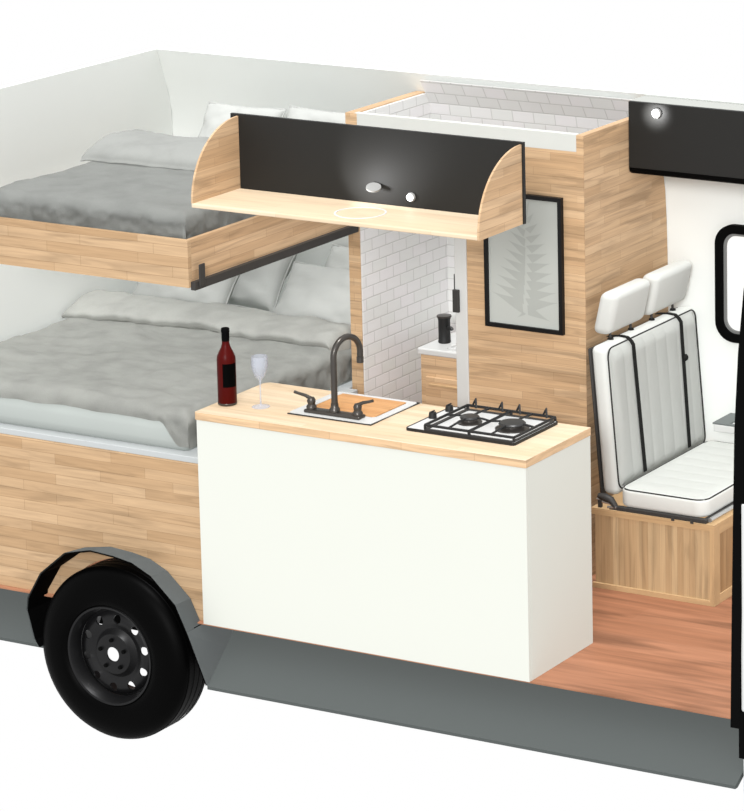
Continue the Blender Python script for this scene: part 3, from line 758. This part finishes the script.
# ---------------------------------------------------------------- seat on its plinth
px0, px1, py0, py1, pz1 = -0.345, 0.238, 1.097, 1.905, 0.352
pl = thing('seat_plinth', ((px0 + px1) / 2, 1.5, 0.0005), 'panelled wooden box under the double seat', 'seat base')
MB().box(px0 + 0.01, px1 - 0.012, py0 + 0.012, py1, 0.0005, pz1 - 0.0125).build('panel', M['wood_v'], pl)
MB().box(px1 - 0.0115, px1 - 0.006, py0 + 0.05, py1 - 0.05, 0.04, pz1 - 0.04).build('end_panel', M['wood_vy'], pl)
MB().box(px0, px1 - 0.0205, py0, py0 + 0.0115, pz1 - 0.028, pz1 - 0.0125).build('rail', M['wood_pale'], pl)
MB().box(px0, px1 - 0.0205, py0, py0 + 0.0115, 0.0005, 0.022).build('rail', M['wood_pale'], pl)
MB().box(px1 - 0.020, px1 + 0.0005, py0 - 0.001, py0 + 0.0119, 0.0005, pz1 - 0.0125).build('stile', M['wood_stile'], pl)
MB().box(px1 - 0.0115, px1, py0 + 0.012, py0 + 0.05, 0.0005, pz1 - 0.0125).build('stile', M['wood_stile'], pl)
MB().box(px1 - 0.0115, px1, py1 - 0.05, py1, 0.0005, pz1 - 0.0125).build('stile', M['wood_stile'], pl)
MB().box(px1 - 0.0115, px1 - 0.0005, py0 + 0.0505, py1 - 0.0505, 0.0005, 0.04).build('rail', M['wood_pale'], pl)
MB().box(px1 - 0.0115, px1 - 0.0005, py0 + 0.0505, py1 - 0.0505, pz1 - 0.05, pz1 - 0.0125).build('rail', M['wood_pale'], pl)
MB().box(px0, px1 + 0.002, py0 - 0.002, py1, pz1 - 0.012, pz1).build('lid', M['wood_pale'], pl)

st = thing('double_seat', (-0.08, 1.5, pz1 + 0.0005), 'pale leather double seat with two headrests and dark belts', 'seat')
y0s, y1s = 1.125, 1.920
def lean(c):
    return Vector((c.x - 0.082 * (c.z - 0.42) + 0.009, c.y, c.z))
# backrest body
bk = MB().box(-0.318, -0.242, y0s, y1s, 0.405, 1.043, 0.028, 4, f=lean).build('backrest', M['seat'], st, smooth=50)
# channelled front pad
def padfn(u, v):
    y = y0s + 0.028 + u * (y1s - y0s - 0.056); z = 0.44 + v * (1.022 - 0.44)
    e = min(u, 1 - u, v, 1 - v); ed = min(1, e / 0.05); ed = math.sqrt(max(0, 1 - (1 - ed) ** 2))
    ch = abs(math.sin(pi * u * 8)) ** 0.7
    return lean(Vector((-0.2405 + ed * (0.014 + 0.004 * ch), y, z)))
m = MB().grid(padfn, 128, 24)
bmesh.ops.solidify(m.bm, geom=m.bm.faces[:], thickness=0.003)
m.build('channelled_pad', M['seat'], bk, smooth=50)
pp = [lean(Vector((-0.240, y0s + 0.012 + 0.03 * 0, z))) for z in (0.43, 0.7, 0.98)]
rr_ = rrect(y0s + 0.010, y1s - 0.010, 0.43, 1.036, 0.04, 6)
MB().tube([lean(Vector((-0.2385, y, z))) for y, z in rr_], 0.0035, 6, closed=True).build('piping', M['piping'], bk, smooth=True)
MB().box(-0.331, -0.3185, y0s + 0.004, y1s - 0.004, 0.40, 1.030, 0.005, 2, f=lean).build('back_shell', M['rail'], st, smooth=40)
# cushion with channels across
def pad_slab(m, x0, x1, y0, y1, z0, z1, rc, r):
    rows = []
    for k in range(5):
        t = pi / 2 * k / 4; rows.append((r * (1 - math.sin(t)), z0 + r * (1 - math.cos(t))))
    for k in range(5):
        t = pi / 2 * k / 4; rows.append((r * (1 - math.cos(t)), z1 - r * (1 - math.sin(t))))
    V = [[m.bm.verts.new((x, y, z)) for x, y in rrect(x0 + i, x1 - i, y0 + i, y1 - i, rc - i, 7)] for i, z in rows]
    for A, B in zip(V, V[1:]):
        for j in range(len(A)): m.bm.faces.new((A[j], A[(j + 1) % len(A)], B[(j + 1) % len(A)], B[j]))
    m.bm.faces.new(V[0][::-1]); m.bm.faces.new(V[-1])
    return m
cu = pad_slab(MB(), -0.218, 0.196, 1.100, 1.900, 0.3725, 0.450, 0.055, 0.014).build('cushion', M['seat'], st, smooth=50)
rc_ = rrect(-0.212, 0.190, 1.106, 1.894, 0.05, 6)
MB().tube([(x, y, 0.4475) for x, y in rc_], 0.0036, 6, closed=True).build('piping', M['piping'], cu, smooth=True)
def cfn(u, v):
    x = -0.203 + u * 0.385; y = 1.115 + v * 0.770
    e = min(u * 0.37, (1 - u) * 0.37, v * 0.744, (1 - v) * 0.744); ed = min(1, e / 0.04); ed = math.sqrt(max(0, 1 - (1 - ed) ** 2))
    ch = abs(math.sin(pi * v * 8)) ** 0.7
    return (x, y, 0.4485 + ed * (0.010 + 0.004 * ch))
m = MB().grid(cfn, 24, 128)
bmesh.ops.solidify(m.bm, geom=m.bm.faces[:], thickness=0.003)
m.build('channelled_pad', M['seat'], cu, smooth=50)
# headrests
def headrest(ya, yb):
    def f(c):
        t = (c.z - 1.075) / 0.19
        k = 0.045 * t          # leans forward at the top
        yy = c.y
        return Vector((c.x + k - 0.02 * t * 0 + 0.0, yy, c.z))
    h = MB().box(-0.392, -0.302, ya, yb, 1.075, 1.262, 0.032, 5, f=f).build('headrest', M['seat'], st, smooth=60)
    for y in (ya + 0.07, yb - 0.07):
        MB().tube([(-0.335, y, 1.040), (-0.338, y, 1.085)], 0.006, 8).build('post', M['rail'], h, smooth=True)
        MB().lathe([(0, 0), (0.014, 0), (0.011, 0.008), (0, 0.009)], (-0.335, y, 1.0435), 'z', 14, cap=False).build('grommet', M['belt'], h, smooth=40)
headrest(1.19, 1.505); headrest(1.55, 1.88)
# belts over the backrest
def ribbon(path, nrm_w, thick):
    m = MB(); rows = []
    for i, (p, nn) in enumerate(path):
        p = Vector(p); nn = Vector(nn)
        w = Vector((0, nrm_w / 2, 0))
        rows.append([m.bm.verts.new(q) for q in (p - w, p + w, p + w + nn * thick, p - w + nn * thick)])
    for A, B in zip(rows, rows[1:]):
        for j in range(4): m.bm.faces.new((A[j], A[(j + 1) % 4], B[(j + 1) % 4], B[j]))
    m.bm.faces.new(rows[0][::-1]); m.bm.faces.new(rows[-1])
    return m
def belt(yt, yb, buckle):
    path = [((-0.372, yt - 0.015, 1.042), (0, 0, 1)), ((-0.32, yt, 1.0455), (0, 0, 1)), ((-0.288, yt, 1.0435), (0.4, 0, 0.9)), ((-0.270, yt, 1.030), (0.9, 0, 0.3))]
    for k in range(9):
        t = k / 8; z = 1.015 + (0.462 - 1.015) * t
        v = lean(Vector((-0.2195, yt + (yb - yt) * t, z))); path.append((v, (1, 0, 0)))
    b = ribbon(path, 0.026, 0.003).build('seat_belt', M['belt'], st)
    if buckle:
        v = lean(Vector((-0.212, yt + (yb - yt) * 0.28, 0.86)))
        MB().lathe([(0, 0), (0.014, 0), (0.016, 0.006), (0.010, 0.013), (0, 0.014)], v, 'x', 14, cap=False).build('belt_button', M['belt'], b, smooth=40)
belt(1.318, 1.330, False); belt(1.742, 1.728, True)
# metal frame below
fr = MB()
fr.box(-0.225, 0.203, 1.094, 1.118, 0.354, 0.372, 0.003)
fr.box(0.182, 0.203, 1.119, 1.88, 0.354, 0.372, 0.003)
for x in (0.04, 0.13): fr.box(x, x + 0.014, 1.090, 1.0935, pz1 - 0.004, 0.362)
fr.build('frame', M['rail'], st)
MB().tube([(0.212, 1.110, 0.368), (0.214, 1.30, 0.368), (0.214, 1.86, 0.368)], 0.010, 10).build('chrome_rail', M['chrome'], st, smooth=True)
MB().tube([(-0.315, 1.108, 0.404), (-0.285, 1.108, 0.400), (-0.255, 1.108, 0.392), (-0.238, 1.108, 0.372), (-0.232, 1.108, 0.362)], [0.012, 0.018, 0.016, 0.013, 0.012], 10).build('hinge_arm', M['rail'], st, smooth=True)
hb2 = MB().box(-0.318, -0.302, 1.104, 1.12, pz1 + 0.0005, 0.385, 0.002).build('hinge_bracket', M['rail'], st)
MB().tube([(-0.325, 1.112, 0.388), (-0.30, 1.112, 0.389)], 0.006, 8).build('hinge_pin', M['chrome'], st, smooth=True)
MB().tube([(-0.298, 1.110, 0.380), (-0.250, 1.110, 0.376)], 0.007, 8).build('hinge_pin', M['chrome'], st, smooth=True)
MB().box(-0.262, -0.222, 1.100, 1.118, pz1 + 0.0005, 0.3575, 0.002).build('hinge_bracket', M['rail'], st)
MB().tube([(-0.27, 1.104, 0.361), (-0.225, 1.102, 0.366)], 0.006, 8).build('hinge_pin', M['chrome'], st, smooth=True)

# grey-rimmed tray on the side wall behind the seat
tr = thing('wall_tray', (0.15, 1.92, 0.545), 'grey rimmed side tray on the wall beyond the seat cushion', 'tray')
tx0, tx1, ty0, ty1 = -0.112, 0.5, 1.752, 1.921
MB().box(tx0 + 0.004, tx1, ty0 + 0.001, ty1, 0.540, 0.5725, 0.004).build('slab', M['jamb'], tr)
MB().strip_ring(rect(tx0, tx1, ty0, ty1), rect(tx0 + 0.075, tx1 - 0.05, ty0 + 0.018, ty1 - 0.05), 'z', 0.573, 0.580).build('rim', M['traygrey'], tr)

# ---------------------------------------------------------------- door pillar and front door at the right edge
post = [(0.912, -0.012), (0.919, 0.40), (0.927, 0.80), (0.935, 1.153), (0.952, 1.45), (0.976, 1.691), (1.02, 1.95)]
out = post + [(x + 0.055, z) for x, z in post[::-1]]
out = [(0.912, -0.012)] + post[1:] + [(1.075, 1.95), (1.03, 1.691), (1.005, 1.45), (0.985, 1.153), (0.972, 0.80), (0.962, 0.40), (0.951, -0.012)]
m = MB().poly_prism(out, 'y', -0.055, -0.012)
m.box(0.948, 1.10, -0.056, -0.013, -0.128, -0.0125)
tr1 = m.build('trim_1', M['rubber'])
structure(tr1, 'black door pillar at the right edge of the floor', 'door pillar')
fp = thing('front_door', (1.2, -0.03, -0.25), 'white front door skin at the far right behind the black pillar', 'door')
MB().box(0.956, 1.30, -0.057, -0.02, 0.055, 0.88, 0.012).build('door_skin', M['doorskin'], fp)
MB().box(0.952, 1.30, -0.0565, -0.012, -0.012, 0.054).build('sill_trim', M['rubber'], fp)
MB().box(0.966, 1.30, -0.056, -0.014, -0.268, -0.129, 0.004).build('lower_skin', M['doorskin'], fp)

# ---------------------------------------------------------------- light
wd = bpy.data.worlds.new('studio'); S.world = wd; wd.use_nodes = True
N, L = wd.node_tree.nodes, wd.node_tree.links
bg = N['Background']; bg.inputs['Color'].default_value = (1, 1, 1, 1)
tc = N.new('ShaderNodeTexCoord')
sp_ = N.new('ShaderNodeSeparateXYZ'); L.new(tc.outputs['Generated'], sp_.inputs[0])
mr = N.new('ShaderNodeMapRange'); mr.interpolation_type = 'SMOOTHSTEP'
mr.inputs['From Min'].default_value = 0.05; mr.inputs['From Max'].default_value = 1.0
mr.inputs['To Min'].default_value = 1.0; mr.inputs['To Max'].default_value = 1.2
L.new(sp_.outputs['Z'], mr.inputs['Value']); L.new(mr.outputs[0], bg.inputs['Strength'])
def sun(name, d, e, ang, shadow=True):
    l = bpy.data.lights.new(name, 'SUN'); l.energy = e; l.angle = math.radians(ang); l.use_shadow = shadow
    o = bpy.data.objects.new(name, l); C.objects.link(o); o.location = Vector(d) * 8
    o.rotation_euler = Vector(d).to_track_quat('Z', 'Y').to_euler()
sun('sun_front', (0.38, -0.87, 0.30), 1.9, 12)
sun('sun_top', (0.22, -0.22, 0.95), 3.1, 5, False)  # added fill from above, casts no shadows, brightens the interior

def spot_glow(loc, e, r=0.012):
    l = bpy.data.lights.new('spot_glow', 'POINT'); l.energy = e; l.shadow_soft_size = r
    o = bpy.data.objects.new('spot_glow', l); C.objects.link(o); o.location = loc
sl = bpy.data.lights.new('shelf_light', 'SPOT'); sl.energy = 3.6; sl.spot_size = math.radians(105); sl.spot_blend = 0.5; sl.shadow_soft_size = 0.02  # added spot aimed at the black back panel to make its glow
so = bpy.data.objects.new('shelf_light', sl); C.objects.link(so); so.location = (-0.93, 0.13, 1.83)
so.rotation_euler = Vector((-0.30, -0.85, -0.30)).to_track_quat('Z', 'Y').to_euler()
sl = bpy.data.lights.new('cabinet_light', 'SPOT'); sl.energy = 1.6; sl.spot_size = math.radians(110); sl.spot_blend = 0.6; sl.shadow_soft_size = 0.01  # added spot facing the flap, makes the halo around the disc
so = bpy.data.objects.new('cabinet_light', sl); C.objects.link(so); so.location = (lx - 0.02, cy - 0.06, lz - 0.010)
so.rotation_euler = Vector((-0.1, -1, 0)).to_track_quat('Z', 'Y').to_euler()

# ---------------------------------------------------------------- camera
az, el = 0.4514, 0.1838
fw = Vector((-math.sin(az) * math.cos(el), math.cos(az) * math.cos(el), -math.sin(el)))
rt = Vector((math.cos(az), math.sin(az), 0)); up = rt.cross(fw)
cd = bpy.data.cameras.new('camera'); cam = bpy.data.objects.new('camera', cd); C.objects.link(cam)
cam.matrix_world = Matrix(((rt.x, up.x, -fw.x, 6.5834), (rt.y, up.y, -fw.y, -10.9033), (rt.z, up.z, -fw.z, 4.7221), (0, 0, 0, 1)))
cd.sensor_fit = 'AUTO'; cd.sensor_width = 36; cd.lens = 3416.94 / 811 * 36
cd.shift_x = -(828.75 - 372) / 811; cd.shift_y = -(405.5 - 86.58) / 811
cd.clip_start = 0.1; cd.clip_end = 200
S.camera = cam
S.view_settings.view_transform = 'Standard'; S.view_settings.look = 'None'
S.view_settings.exposure = 0; S.view_settings.gamma = 1; S.view_settings.use_curve_mapping = False
S.cycles.max_bounces = 8
